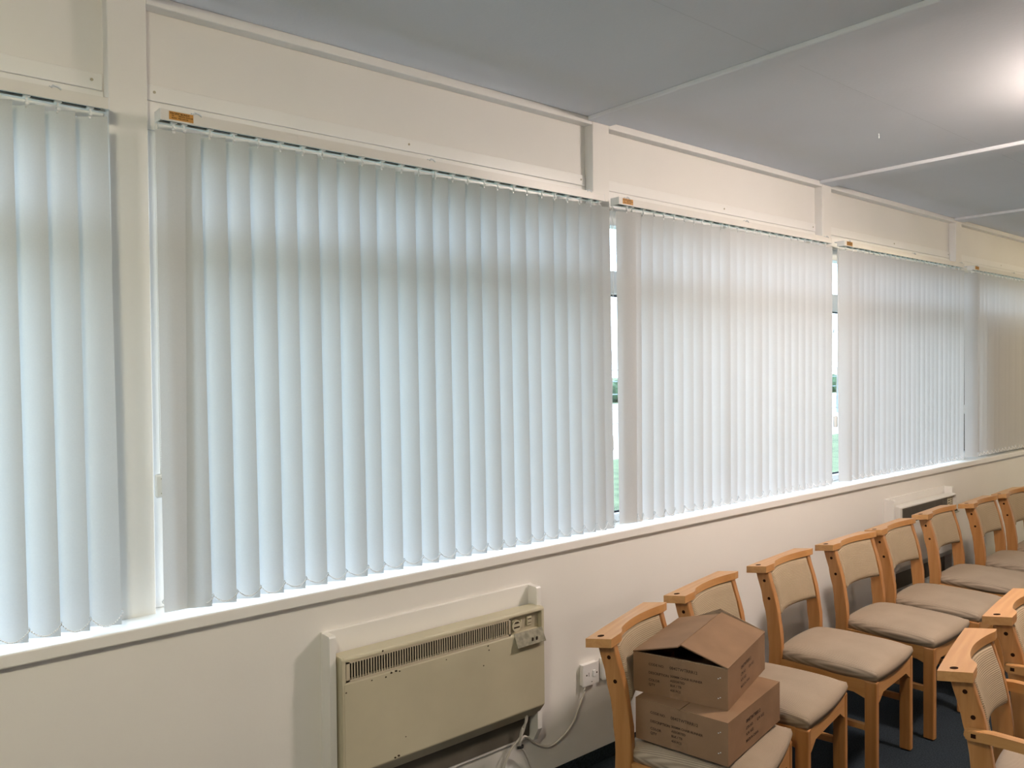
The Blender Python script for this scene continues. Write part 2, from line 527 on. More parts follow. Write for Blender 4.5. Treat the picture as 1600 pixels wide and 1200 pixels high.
def blind(label, xa, xb, right_edges, angles, lean, sticker=True, rail_y=-0.06, brackets=(0.08, 0.5, 0.93), cord=True):
    root = tag(empty('vertical_blind', ((xa + xb) / 2, rail_y, Z_RAIL0)), label, 'blind', 'white vertical blinds along the window wall')
    ox = (xa + xb) / 2
    L = xb - xa
    # headrail: hollow track with a slot underneath
    bm = bmesh.new()
    y0, y1 = -0.024, 0.022
    prof = [(y0, 0.0), (y0, 0.029), (y1, 0.029), (y1, 0.0), (0.006, 0.0), (0.006, 0.008), (-0.016, 0.008), (-0.016, 0.0)]
    prism(bm, prof, -L / 2, L / 2, 'x')
    hr = obj('headrail', bm, MT['rail'], root)
    obj('slot', nbox(-L / 2 + 0.012, L / 2 - 0.012, -0.0158, 0.0058, 0.004, 0.0078), MT['dark'], hr)
    for s in (-1, 1):
        obj('end_cap', nbox(min(s * L / 2, s * (L / 2 + 0.004)), max(s * L / 2, s * (L / 2 + 0.004)), y0 - 0.0005, y1 + 0.0005, -0.001, 0.0295, 0.001, 1), MT['plastic'], hr)
    for f in brackets:
        bx_ = -L / 2 + f * L
        bm = bmesh.new()
        box(bm, bx_ - 0.012, bx_ + 0.012, y1 - 0.04, 0.0595, 0.0292, 0.0335)
        tube(bm, [(bx_ - 0.010, y0 - 0.002, 0.027), (bx_ - 0.006, y0 - 0.003, 0.033), (bx_ + 0.004, y0 - 0.003, 0.031), (bx_ + 0.012, y0 - 0.002, 0.026)], 0.0022, 6)
        obj('bracket', bm, MT['clear'], hr)
    # dark shadow gap lip along the top of the rail
    if sticker:
        st = obj('sticker', nbox(-L / 2 + 0.02, -L / 2 + 0.084, y0 - 0.0007, y0, 0.004, 0.026), MT['sticker'], hr)
        for k, (s, sz, dx) in enumerate((('PACIFIC BLINDS', 0.0072, 0.0), ('TEL', 0.0042, 0.004), ('VERTICAL & ROLLER', 0.0042, 0.022), ('BLINDS   FREE QUOTES', 0.0042, 0.004))):
            zz = (0.0185, 0.0135, 0.0135, 0.0078)[k]
            text_mesh('print', s, sz, MT['ink'], hr, Matrix.Translation((-L / 2 + 0.0225 + dx, y0 - 0.0009, zz)) @ Matrix.Rotation(PI / 2, 4, 'X'), 0.00015)
    feet = []
    for k, xr in enumerate(right_edges):
        ln = 0.0 if (k == 0 and lean) else lean
        an = math.radians(angles[k] if isinstance(angles, (list, tuple)) else angles) + math.radians(random.uniform(-2.5, 2.5))
        abot = an - math.radians(5)
        cx = xr - ln - SLW / 2 * math.cos(abot)
        o = bpy.data.objects.new('slat', SLAT[ln])
        o.location = (cx - ox, -0.004, Z_SLT - Z_RAIL0)
        o.rotation_euler = (0, random.uniform(-0.0015, 0.0015), -an)
        link(o, root)
        h = bpy.data.objects.new('hanger', HANG)
        h.rotation_euler = (0, 0, an)
        link(h, o)
        for sx in (-1, 1):
            link(bpy.data.objects.new('chain_clip', HEM[(ln, sx)]), o)
        ca, sa = math.cos(-an), math.sin(-an)
        def tip(sx):
            s = sx * (SLW / 2 + 0.003)
            lx, ly = s * math.cos(math.radians(-5)) + ln, -s * math.sin(math.radians(-5)) - 0.3 * ln - 0.003
            return Vector((cx - ox + lx * ca - ly * sa, -0.004 + lx * sa + ly * ca, Z_SLT - Z_RAIL0 - SLH + 0.031))
        feet.append((tip(-1), tip(1)))
    # beaded chain linking the front corners
    bm = bmesh.new()
    for k in range(len(feet) - 1):
        p, q = feet[k][1], feet[k + 1][1]
        sag = random.uniform(0.016, 0.026)
        n = 16
        path = []
        for j in range(n + 1):
            t = j / n
            v = p.lerp(q, t)
            v.z -= sag * 4 * t * (1 - t)
            v.y -= 0.003 + 0.010 * 4 * t * (1 - t) * 0.3
            # keep the chain just in front of the next slat's face
            path.append(v)
        tube(bm, path, 0.0005, 4, False)
        for v in path:
            bmesh.ops.create_icosphere(bm, subdivisions=1, radius=0.0021, matrix=Matrix.Translation(v))
    obj('bottom_chain', bm, MT['chain'], root, True)
    if cord:
        cxl = xa - ox - 0.006
        bm = bmesh.new()
        zc0, zc1 = 0.004, 1.303 - Z_RAIL0
        for dx in (0.0, 0.008):
            pts = [(cxl + dx, 0.014, zc0), (cxl + dx + 0.001, 0.016, zc1 * 0.5), (cxl + 0.006 + dx * 0.4, 0.034, zc1)]
            sp = smooth_path(pts, 12)
            tube(bm, sp, 0.0011, 5)
        n = 150
        for j in range(n):
            t = j / n
            bmesh.ops.create_icosphere(bm, subdivisions=1, radius=0.0018, matrix=Matrix.Translation((cxl + 0.008, 0.012 + 0.022 * t * t, zc0 + (zc1 - zc0) * t)))
        obj('control_chain', bm, MT['plastic'], root, True)
        bm = nbox(cxl - 0.008, cxl + 0.020, 0.026, 0.044, zc1 - 0.062, zc1 + 0.003, 0.006, 3)
        wgt = obj('chain_weight', bm, MT['rail'], root, True)
        s = bmesh.new()
        disc(s, (cxl + 0.006, 0.0258, zc1 - 0.01), 0.002, 'y', 0.0006, 8)
        disc(s, (cxl + 0.006, 0.0258, zc1 - 0.05), 0.002, 'y', 0.0006, 8)
        obj('screw', s, MT['heater_d'], wgt)
    return root

b1 = [0.568, 0.494, 0.427, 0.359] + [0.359 - 0.0685 * k for k in range(1, 20)]
b1 = sorted(b1)
blind('white vertical blind cut off by the left edge of the photo', -1.14, 0.556, b1, 36, 0.012)
b2 = [.767, .802, .871, .937, 1.011, 1.079, 1.149, 1.214, 1.289, 1.35, 1.423, 1.497, 1.565, 1.632, 1.704, 1.768, 1.843, 1.904, 1.979, 2.045, 2.119, 2.185, 2.254, 2.32, 2.383, 2.43]
blind('white vertical blind directly above the nearer cream heater, largest in view', 0.686, 2.394, b2, [3, 33] + [36] * 24, 0.012, brackets=(0.055, 0.51, 0.95))
b3 = [2.588, 2.619, 2.691, 2.76, 2.825, 2.896, 2.969, 3.037, 3.1, 3.169, 3.248, 3.301, 3.374, 3.439, 3.514, 3.57, 3.648, 3.716, 3.78, 3.849, 3.917, 3.981, 4.05, 4.122, 4.195]
blind('white vertical blind above the boxes, the middle of the five', 2.484, 4.195, b3, [21, 26] + [31] * 23, 0.0, brackets=(0.03, 0.53, 0.97))
b4 = [4.413, 4.494, 4.555, 4.624, 4.695, 4.751, 4.825, 4.891, 4.959, 5.028, 5.089, 5.16] + [5.16 + 0.0683 * k for k in range(1, 13)]
blind('white vertical blind above the farther heater half hidden by chairs', 4.34, 5.99, b4, 29, 0.0, brackets=(0.03, 0.53, 0.97))
b5 = [6.192 + 0.0695 * k for k in range(24)]
blind('yellowish vertical blind cut off by the right edge of the photo', 6.165, 7.86, b5, [46] + [29] * 23, 0.0, brackets=(0.03, 0.45, 0.97))

# ------------------------------------------------------------------ heaters
def heater_surround(x0):
    s = empty('heater_surround', (x0, WY, 0.0575), 0, wall_n)
    s.scale = (0.9636, 0.9636, 0.9636)
    W = 0.885
    obj('back_board', nbox(0.0, W, -0.012, 0.0, 0.165, 0.760, 0.002, 1), MT['gloss'], s)
    obj('shade_board', nbox(0.024, W - 0.024, -0.0145, -0.012, 0.176, 0.36), MT['dark_brown'], s)  # dark sheet that paints in the shade below the heater
    for xa in (0.0, W - 0.022):
        bm = bmesh.new()
        prism(bm, [(-0.012, 0.165), (-0.035, 0.165), (-0.062, 0.215), (-0.062, 0.752), (-0.058, 0.757), (-0.012, 0.757)], xa, xa + 0.022, 'x')
        obj('side_board', bm, MT['gloss'], s)
    return s

def heater(x0, label, full=True, group='cream wall heaters under the windows'):
    W = 0.817
    root = tag(empty('wall_heater', (x0, WY - 0.0195, 0.318)), label, 'heater', group)
    # local z from the bottom (0) to the top (0.404); local y 0 at the back, F at the front
    F = -0.066
    gz0, gz1, gx0, gx1, px1 = (0.329, 0.390, 0.014, 0.658, 0.803) if full else (0.300, 0.392, 0.030, 0.668, 0.803)
    bm = bmesh.new()
    # casing: front with rolled bottom, flat top ledge, ends and back; a recess is left for grille and controls
    prism(bm, [(-0.018, 0.0), (-0.030, 0.0), (F + 0.004, 0.040), (F, 0.047), (F, gz0 - 0.004), (F + 0.004, gz0), (-0.034, gz0), (-0.034, 0.30), (-0.018, 0.30)], 0.006, W - 0.006, 'x')
    prism(bm, [(-0.012, gz1 + 0.002), (-0.012, 0.404), (F + 0.007, 0.404), (F + 0.002, 0.402), (F, 0.398), (F, gz1 + 0.001), (F + 0.003, gz1)], 0.006, W - 0.006, 'x')
    for xa, xb in ((0.0, gx0 - 0.001), (px1 + 0.001, W)):
        prism(bm, [(0.0, 0.02), (-0.030, 0.0), (F + 0.006, 0.040), (F + 0.001, 0.048), (F + 0.001, 0.398), (F + 0.008, 0.4035), (0.0, 0.4035)], xa, xb, 'x')
    box(bm, 0.006, W - 0.006, -0.012, 0.0, 0.02, 0.402)
    bmesh.ops.bevel(bm, geom=[e for e in bm.edges], offset=0.0014, segments=2, affect='EDGES')
    cs = obj('casing', bm, MT['heater'] if full else MT['rail'], root)
    if full:
        for (cx_, cz_, r_) in ((0.10, 0.315, .0026), (0.17, 0.321, .0035), (0.188, 0.323, .004), (0.200, 0.319, .0022), (0.15, 0.313, .0022), (0.555, 0.318, .003), (0.56, 0.302, .0022), (0.535, 0.255, .002), (0.38, 0.312, .002), (0.22, 0.105, .002), (0.18, 0.052, .0035), (0.193, 0.053, .003), (0.14, 0.397, .0025), (0.012, 0.30, .0018)):
            b2_ = bmesh.new()
            n = 7
            pts = []
            for k in range(n):
                rr = r_ * random.uniform(0.6, 1.5)
                pts.append((cx_ + rr * math.cos(2 * PI * k / n) * 1.3, cz_ + rr * math.sin(2 * PI * k / n)))
            prism(b2_, pts, F - 0.0006, F + 0.0006, 'y')
            obj('paint_chip', b2_, MT['chip'], cs)
    # grille
    obj('grille_recess', nbox(gx0, gx1, -0.036, -0.032, gz0 - 0.01, gz1 + 0.006), MT['black'], root)
    bm = bmesh.new()
    y0, y1 = F + 0.001, F + 0.003
    box(bm, gx0, gx1, y0, y1, gz0 - 0.001, gz0 + 0.006)
    box(bm, gx0, gx1, y0, y1, gz1 - 0.005, gz1 + 0.001)
    box(bm, gx0, gx0 + 0.012, y0, y1, gz0, gz1)
    box(bm, gx1 - 0.008, gx1, y0, y1, gz0, gz1)
    nb = 66
    for k in range(1, nb):
        xx = gx0 + 0.010 + (gx1 - gx0 - 0.018) * k / nb
        wob = 0.0012 * math.exp(-((k - 33) / 3.0) ** 2)
        box(bm, xx - 0.0018 + wob, xx + 0.0018 + wob, y0, y1, gz0 + 0.006, gz1 - 0.005)
    obj('grille', bm, MT['bar'] if full else MT['dark_brown'], root)
    # controls
    obj('control_plate', nbox(gx1 + 0.003, px1, -0.046, -0.034, gz0 - 0.004, gz1 + 0.004), MT['heater_d'], root)
    kc = (gx1 + 0.030, -0.054, 0.358)
    bm = bmesh.new()
    disc(bm, kc, 0.020, 'y', 0.009, 22)
    kb = obj('knob', bm, MT['heater'], root, False)
    bm = bmesh.new()
    prism(bm, [(kc[0] - 0.013, 0.366), (kc[0] - 0.006, 0.372), (kc[0] + 0.006, 0.372), (kc[0] + 0.013, 0.366)], -0.0638, -0.0628, 'y')
    box(bm, kc[0] - 0.013, kc[0] + 0.013, -0.0638, -0.0628, 0.350, 0.355)
    obj('knob_mark', bm, MT['chip'], kb)
    bm = nbox(px1 - 0.058, px1 - 0.036, -0.054, -0.046, 0.345, 0.377, 0.002, 1)
    sw = obj('switch', bm, MT['heater'], root)
    bm = bmesh.new()
    box(bm, px1 - 0.055, px1 - 0.039, -0.0548, -0.0540, 0.366, 0.369)
    box(bm, px1 - 0.055, px1 - 0.039, -0.0548, -0.0540, 0.353, 0.355)
    obj('switch_mark', bm, MT['chip'], sw)
    bm = nbox(gx1 + 0.058, gx1 + 0.063, -0.052, -0.046, 0.343, 0.372)
    obj('slider', bm, MT['heater'], root)
    # hinged cover hanging open below the controls
    bm = bmesh.new()
    prism(bm, [(F + 0.002, gz0 + 0.002), (F - 0.020, 0.286), (F - 0.017, 0.284), (F + 0.003, gz0 - 0.006)], gx1 + 0.016, px1 + 0.004, 'x')
    fl = obj('cover_flap', bm, MT['flap'], root)
    bm = bmesh.new()
    for xx in (gx1 + 0.085, gx1 + 0.105):
        prism(bm, [(xx, 0.296), (xx + 0.006, 0.297), (xx + 0.007, 0.307), (xx + 0.003, 0.308)], F - 0.0175, F - 0.0125, 'y')
    obj('cover_mark', bm, MT['chip'], fl)
    return root

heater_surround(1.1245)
heater(1.152, 'cream enamel wall heater with chipped paint, left of the boxes')
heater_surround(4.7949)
heater(4.822, 'cream wall heater half hidden behind the chair backs further along the wall', False).location.z += 0.024

# ------------------------------------------------------------------ sockets and cables
def socket(x, z, label, w=0.0886):
    root = tag(empty('wall_socket', (x, WY, z)), label, 'socket', 'white sockets near the floor')
    h = 0.0865
    obj('back_box', nbox(0.003, w - 0.003, -0.016, 0.0, 0.002, h - 0.002, 0.002, 1), MT['socket'], root)
    pl = obj('faceplate', nbox(0.0, w, -0.024, -0.0155, 0.0, h, 0.002, 2), MT['socket'], root)
    bm = nbox(w * 0.58, w * 0.74, -0.029, -0.023, h * 0.36, h * 0.66, 0.002, 2)
    obj('switch', bm, MT['plastic'], pl)
    bm = bmesh.new()
    for (u, v) in ((0.22, 0.5), (0.86, 0.5)):
        disc(bm, (u * w, -0.0243, v * h), 0.0034, 'y', 0.0006, 10)
    box(bm, w * 0.345, w * 0.365, -0.0247, -0.0239, h * 0.42, h * 0.60)
    box(bm, w * 0.5, w * 0.58, -0.0247, -0.0239, h * 0.14, h * 0.16)
    obj('screw', bm, MT['chip'], pl)
    return root
socket(2.2278, 0.3360, 'white fused wall switch with a cable below, left of the chair post')
socket(2.3396, 0.3360, 'white wall socket partly covered by the nearest chair post')

def cable(name, pts, r, m, label, sub=8):
    bm = bmesh.new()
    tube(bm, smooth_path(pts, sub), r, 8)
    return tag(obj(name, bm, m, None, True), label, 'cable', 'white cables by the nearer heater')
cable('power_cable', [(2.246, -0.097, 0.337), (2.237, -0.104, 0.314), (2.207, -0.100, 0.255), (2.189, -0.097, 0.216), (2.155, -0.093, 0.181), (2.110, -0.093, 0.160), (2.061, -0.093, 0.152), (2.009, -0.093, 0.171), (1.971, -0.102, 0.198), (1.939, -0.110, 0.227), (1.913, -0.114, 0.241), (1.891, -0.119, 0.231), (1.896, -0.124, 0.274), (1.910, -0.133, 0.303), (1.912, -0.138, 0.335)], 0.0042, MT['cable'], 'pale cable drooping from the wall switch to the heater')
cable('power_cable', [(1.903, -0.143, 0.335), (1.900, -0.138, 0.298), (1.889, -0.128, 0.255), (1.855, -0.119, 0.221), (1.826, -0.114, 0.173), (1.816, -0.109, 0.115), (1.831, -0.114, 0.063)], 0.0042, MT['cable'], 'pale cable hanging from the heater down to the floor on the left')
cable('power_cable', [(1.891, -0.133, 0.285), (1.885, -0.131, 0.250), (1.886, -0.124, 0.216), (1.913, -0.116, 0.188), (1.939, -0.109, 0.144), (1.956, -0.104, 0.106), (1.975, -0.104, 0.063)], 0.0038, MT['cable'], 'pale cable running from the black tie down to the right')
bm = bmesh.new()
tube(bm, [(1.871, -0.127, 0.217), (1.879, -0.135, 0.219), (1.889, -0.134, 0.216), (1.898, -0.125, 0.217)], 0.005, 7)
tag(obj('cable_tie', bm, MT['black'], None, True), 'small black tie bunching the cables below the heater', 'cable tie')

# ------------------------------------------------------------------ chairs
ZT0, ZT1 = 0.738, 0.765
def post_y(z):
    pts = [(0.0, -0.045), (0.2, -0.085), (0.40, -0.108), (0.55, -0.098), (0.66, -0.075), (0.745, -0.050)]
    for i in range(len(pts) - 1):
        if z <= pts[i + 1][0] or i == len(pts) - 2:
            t = (z - pts[i][0]) / (pts[i + 1][0] - pts[i][0])
            t = max(0, min(1, t))
            p0 = pts[max(i - 1, 0)][1]; p1 = pts[i][1]; p2 = pts[i + 1][1]; p3 = pts[min(i + 2, len(pts) - 1)][1]
            return 0.5 * (2 * p1 + (p2 - p0) * t + (2 * p0 - 5 * p1 + 4 * p2 - p3) * t * t + (3 * p1 - p0 - 3 * p2 + p3) * t ** 3)

def make_chair(name, arms):
    root = empty(name)
    FW, D = 0.205, 0.510
    # top rail: straight back edge, deep flat ends, hollowed front
    XL, XR = -0.236, 0.214
    def depth(x):
        arc = min(0.086, 0.050 + 0.034 * (x / 0.178) ** 2)
        t = max(0, min(1, (-0.105 - x) / 0.075))
        t = t * t * (3 - 2 * t)
        return arc * (1 - t) + 0.086 * t
    n = 48
    xs = [XL + (XR - XL) * i / n for i in range(n + 1)]
    out = [(x, 0.003 * (1 - (x / 0.236) ** 2)) for x in xs] + [(x, -depth(x)) for x in reversed(xs)]
    bm = bmesh.new()
    prism(bm, out, ZT0, ZT1, 'z')
    es = [e for e in bm.edges if len(e.link_faces) == 2 and e.calc_face_angle(0) > 0.6]
    bmesh.ops.bevel(bm, geom=es, offset=0.0085, segments=3, affect='EDGES', profile=0.5)
    for v in bm.verts:          # the rail is tilted with the rake of the back
        v.co.z -= 0.15 * (v.co.y + 0.050)
    rail = obj('top_rail', bm, MT['wood_x'], root)
    bm = bmesh.new()
    disc(bm, (XL + 0.032, -0.036, ZT1 + 0.0003), 0.0105, 'z', 0.0006, 18)
    for v in bm.verts:
        v.co.z -= 0.15 * (v.co.y + 0.050)
    obj('plug_hole', bm, MT['hole'], rail)
    # rear legs run up into the back posts
    for s in (-1, 1):
        bm = bmesh.new()
        rings = []
        xo, xi = s * FW, s * (FW - 0.029)
        zs = [i * (ZT0 + 0.002) / 18 for i in range(19)]
        for z in zs:
            y = post_y(z)
            hw = 0.021 + 0.007 * min(1, z / 0.4)
            rings.append([bm.verts.new((a, b, z)) for a, b in ((xo, y - hw), (xo, y + hw), (xi, y + hw), (xi, y - hw))])
        for i in range(len(rings) - 1):
            for k in range(4):
                bm.faces.new((rings[i][k], rings[i][(k + 1) % 4], rings[i + 1][(k + 1) % 4], rings[i + 1][k]))
        bm.faces.new(rings[0]); bm.faces.new(rings[-1][::-1])
        es = [e for e in bm.edges if abs(e.verts[0].co.z - e.verts[1].co.z) > 0.01]
        bmesh.ops.bevel(bm, geom=es, offset=0.005, segments=2, affect='EDGES', profile=0.5)
        leg = obj('rear_leg', bm, MT['wood_z'], root)
        for z in ((0.702, 0.632) if not arms else (0.705, 0.640)):
            bm = bmesh.new()
            disc(bm, (s * (FW + 0.0001), post_y(z) - 0.002, z), 0.0062, 'x', 0.0006, 14)
            obj('screw_hole', bm, MT['hole'], leg)
    # front legs
    ztop = 0.392 if not arms else 0.60
    for s in (-1, 1):
        xo, xi = s * FW, s * (FW - 0.030)
        bm = nbox(min(xo, xi), max(xo, xi), -D, -D + 0.045, 0.004, ztop, 0.005, 2)
        leg = obj('front_leg', bm, MT['wood_z'], root)
        obj('glide', nbox(min(xo, xi) + 0.005, max(xo, xi) - 0.005, -D + 0.006, -D + 0.039, 0.0, 0.005), MT['black'], leg)
    # aprons (front one with cut brackets)
    zt, zb = 0.392, 0.338
    bm = bmesh.new()
    xi = FW - 0.029
    prism(bm, [(-xi, zt), (-xi, zb - 0.030), (-xi + 0.016, zb - 0.022), (-xi + 0.050, zb), (xi - 0.050, zb), (xi - 0.016, zb - 0.022), (xi, zb - 0.030), (xi, zt)], -D + 0.002, -D + 0.024, 'y')
    obj('front_apron', bm, MT['wood_x'], root)
    obj('rear_apron', nbox(-xi, xi, -0.118, -0.096, zb, zt), MT['wood_x'], root)
    for s in (-1, 1):
        bm = bmesh.new()
        a, b = s * (FW - 0.003), s * (FW - 0.025)
        prism(bm, [(-D + 0.044, zt), (-D + 0.044, zb - 0.014), (-D + 0.085, zb), (-0.17, zb), (-0.128, zb - 0.006), (-0.128, zt)], min(a, b), max(a, b), 'x')
        obj('side_apron', bm, MT['wood_y'], root)
        bm = nbox(s * (FW - 0.015) - 0.009, s * (FW - 0.015) + 0.009, -D + 0.044, post_y(0.21) - 0.022, 0.198, 0.224, 0.003, 1)
        obj('stretcher', bm, MT['wood_y'], root)
    # upholstered seat
    bm = bmesh.new()
    nu, nv = 26, 26
    def seat_pt(u, v, top):
        # u,v in [-1,1]; superellipse plan, front (v=-1) squarer
        hx = 0.203 - 0.012 * (v + 1) / 2
        yc, hy = -0.312, 0.202
        k = 0.10
        px = u * math.sqrt(max(0, 1 - k * v * v)) 
        py = v * math.sqrt(max(0, 1 - k * u * u))
        x, y = px * hx * 1.03, yc + py * hy * 1.02
        e = max(abs(u), abs(v))
        dome = (1 - abs(u) ** 3.2) * (1 - abs(v) ** 3.6)
        if top:
            z = 0.430 + 0.028 * dome ** 0.6 + 0.005 * (1 - u * u) * v
        else:
            z = 0.392 + (0.006 if e < 0.9 else 0.0)
        return (x, y, z)
    T = [[bm.verts.new(seat_pt(-1 + 2 * i / nu, -1 + 2 * j / nv, True)) for j in range(nv + 1)] for i in range(nu + 1)]
    for i in range(nu):
        for j in range(nv):
            bm.faces.new((T[i][j], T[i + 1][j], T[i + 1][j + 1], T[i][j + 1]))
    ring = [T[i][0] for i in range(nu + 1)] + [T[nu][j] for j in range(1, nv + 1)] + [T[i][nv] for i in range(nu - 1, -1, -1)] + [T[0][j] for j in range(nv - 1, 0, -1)]
    mid = [bm.verts.new((v.co.x * 1.022, -0.312 + (v.co.y + 0.312) * 1.022, 0.413)) for v in ring]
    low = [bm.verts.new((v.co.x * 0.992, -0.312 + (v.co.y + 0.312) * 0.992, 0.390)) for v in ring]
    m_ = len(ring)
    for A, B in ((ring, mid), (mid, low)):
        for i in range(m_):
            bm.faces.new((A[i], A[(i + 1) % m_], B[(i + 1) % m_], B[i]))
    bm.faces.new(low)
    obj('seat', bm, MT['fab_seat'], root, True)
    # upholstered back pad, curved in plan
    bm = bmesh.new()
    nu, nv = 24, 14
    Z0, Z1 = 0.562, 0.737
    def pad(u, v, front):
        x = u * 0.1745
        zc = (v + 1) / 2
        z = Z0 + (Z1 - Z0) * zc
        lean = post_y(z) - post_y(0.735)
        arc = min(0.086, 0.050 + 0.034 * (x / 0.178) ** 2)
        puff = 0.007 * ((1 - abs(u) ** 8) * (1 - abs(v) ** 6)) ** 0.5
        rim = 0.010 * max(abs(u) ** 30, abs(v) ** 16)
        yf = -(arc + 0.0005) + lean - puff * 0.6 + rim
        return (x, yf if front else yf + 0.034 + 1.6 * puff - 1.6 * rim, z)
    F_ = [[bm.verts.new(pad(-1 + 2 * i / nu, -1 + 2 * j / nv, True)) for j in range(nv + 1)] for i in range(nu + 1)]
    B_ = [[bm.verts.new(pad(-1 + 2 * i / nu, -1 + 2 * j / nv, False)) for j in range(nv + 1)] for i in range(nu + 1)]
    for i in range(nu):
        for j in range(nv):
            bm.faces.new((F_[i][j], F_[i + 1][j], F_[i + 1][j + 1], F_[i][j + 1]))
            bm.faces.new((B_[i][j], B_[i][j + 1], B_[i + 1][j + 1], B_[i + 1][j]))
    for i in range(nu):
        bm.faces.new((F_[i][0], B_[i][0], B_[i + 1][0], F_[i + 1][0]))
        bm.faces.new((F_[i][nv], F_[i + 1][nv], B_[i + 1][nv], B_[i][nv]))
    for j in range(nv):
        bm.faces.new((F_[0][j], F_[0][j + 1], B_[0][j + 1], B_[0][j]))
        bm.faces.new((F_[nu][j], B_[nu][j], B_[nu][j + 1], F_[nu][j + 1]))
    obj('back_pad', bm, MT['fab_back'], root, True)
    if arms:
        for s in (-1, 1):
            bm = bmesh.new()
            a, b = s * (FW + 0.002), s * (FW + 0.030)
            prism(bm, [(-0.062, 0.604), (-0.066, 0.613), (-0.13, 0.617), (-0.40, 0.604), (-D - 0.03, 0.596), (-D - 0.04, 0.586), (-D - 0.034, 0.572), (-0.40, 0.577), (-0.13, 0.588), (-0.072, 0.586), (-0.064, 0.592)], min(a, b), max(a, b), 'x')
            bmesh.ops.bevel(bm, geom=bm.edges[:], offset=0.003, segments=2, affect='EDGES')
            ar = obj('armrest', bm, MT['wood_y'], root)
            bm = bmesh.new()
            box(bm, s * (FW + 0.0302) - 0.0006, s * (FW + 0.0302) + 0.0006, -0.092, -0.080, 0.596, 0.607)
            obj('bolt_hole', bm, MT['hole'], ar)
    return root

row = [(1.975, -0.526, 0.309, 'chair with light wooden frame holding two cardboard boxes on its seat'),
       (2.529, -0.412, 0.180, 'empty wooden chair with beige seat directly right of the boxes'),
       (3.128, -0.380, 0.104, 'wooden chair in wall row, second empty seat from the boxes'),
       (3.709, -0.377, 0.032, 'wooden chair in wall row, third empty seat from the boxes'),
       (4.203, -0.359, 0.066, 'wooden chair in wall row, just before the farther heater'),
       (4.800, -0.333, 0.060, 'wooden chair whose back stands in front of the farther heater grille'),
       (5.355, -0.363, 0.055, 'wooden chair just past the farther heater, third from the far end'),
       (5.890, -0.358, 0.050, 'far wooden chair in wall row, second last and cut by the photo edge'),
       (6.408, -0.372, 0.050, 'farthest wooden chair in wall row, only its rail tip in view')]
proto = make_chair('chair', False)
for i, (x, y, t, lab) in enumerate(row):
    c = proto if i == 0 else copy_tree(proto)
    c.location = (x, y, 0)
    c.rotation_euler = (0, 0, t)
    tag(c, lab, 'chair', 'wooden chairs in a row against the wall')
arm = make_chair('armchair', True)
for i, (x, y, t, lab) in enumerate([(2.502, -1.363, 0.21, 'wooden armchair nearest the camera at the lower right corner'),
                                    (3.113, -1.279, 0.12, 'wooden armchair behind the nearest one, cut by the right edge')]):
    c = arm if i == 0 else copy_tree(arm)
    c.location = (x, y, 0)
    c.rotation_euler = (0, 0, t)
    tag(c, lab, 'armchair', 'wooden armchairs in the second row')

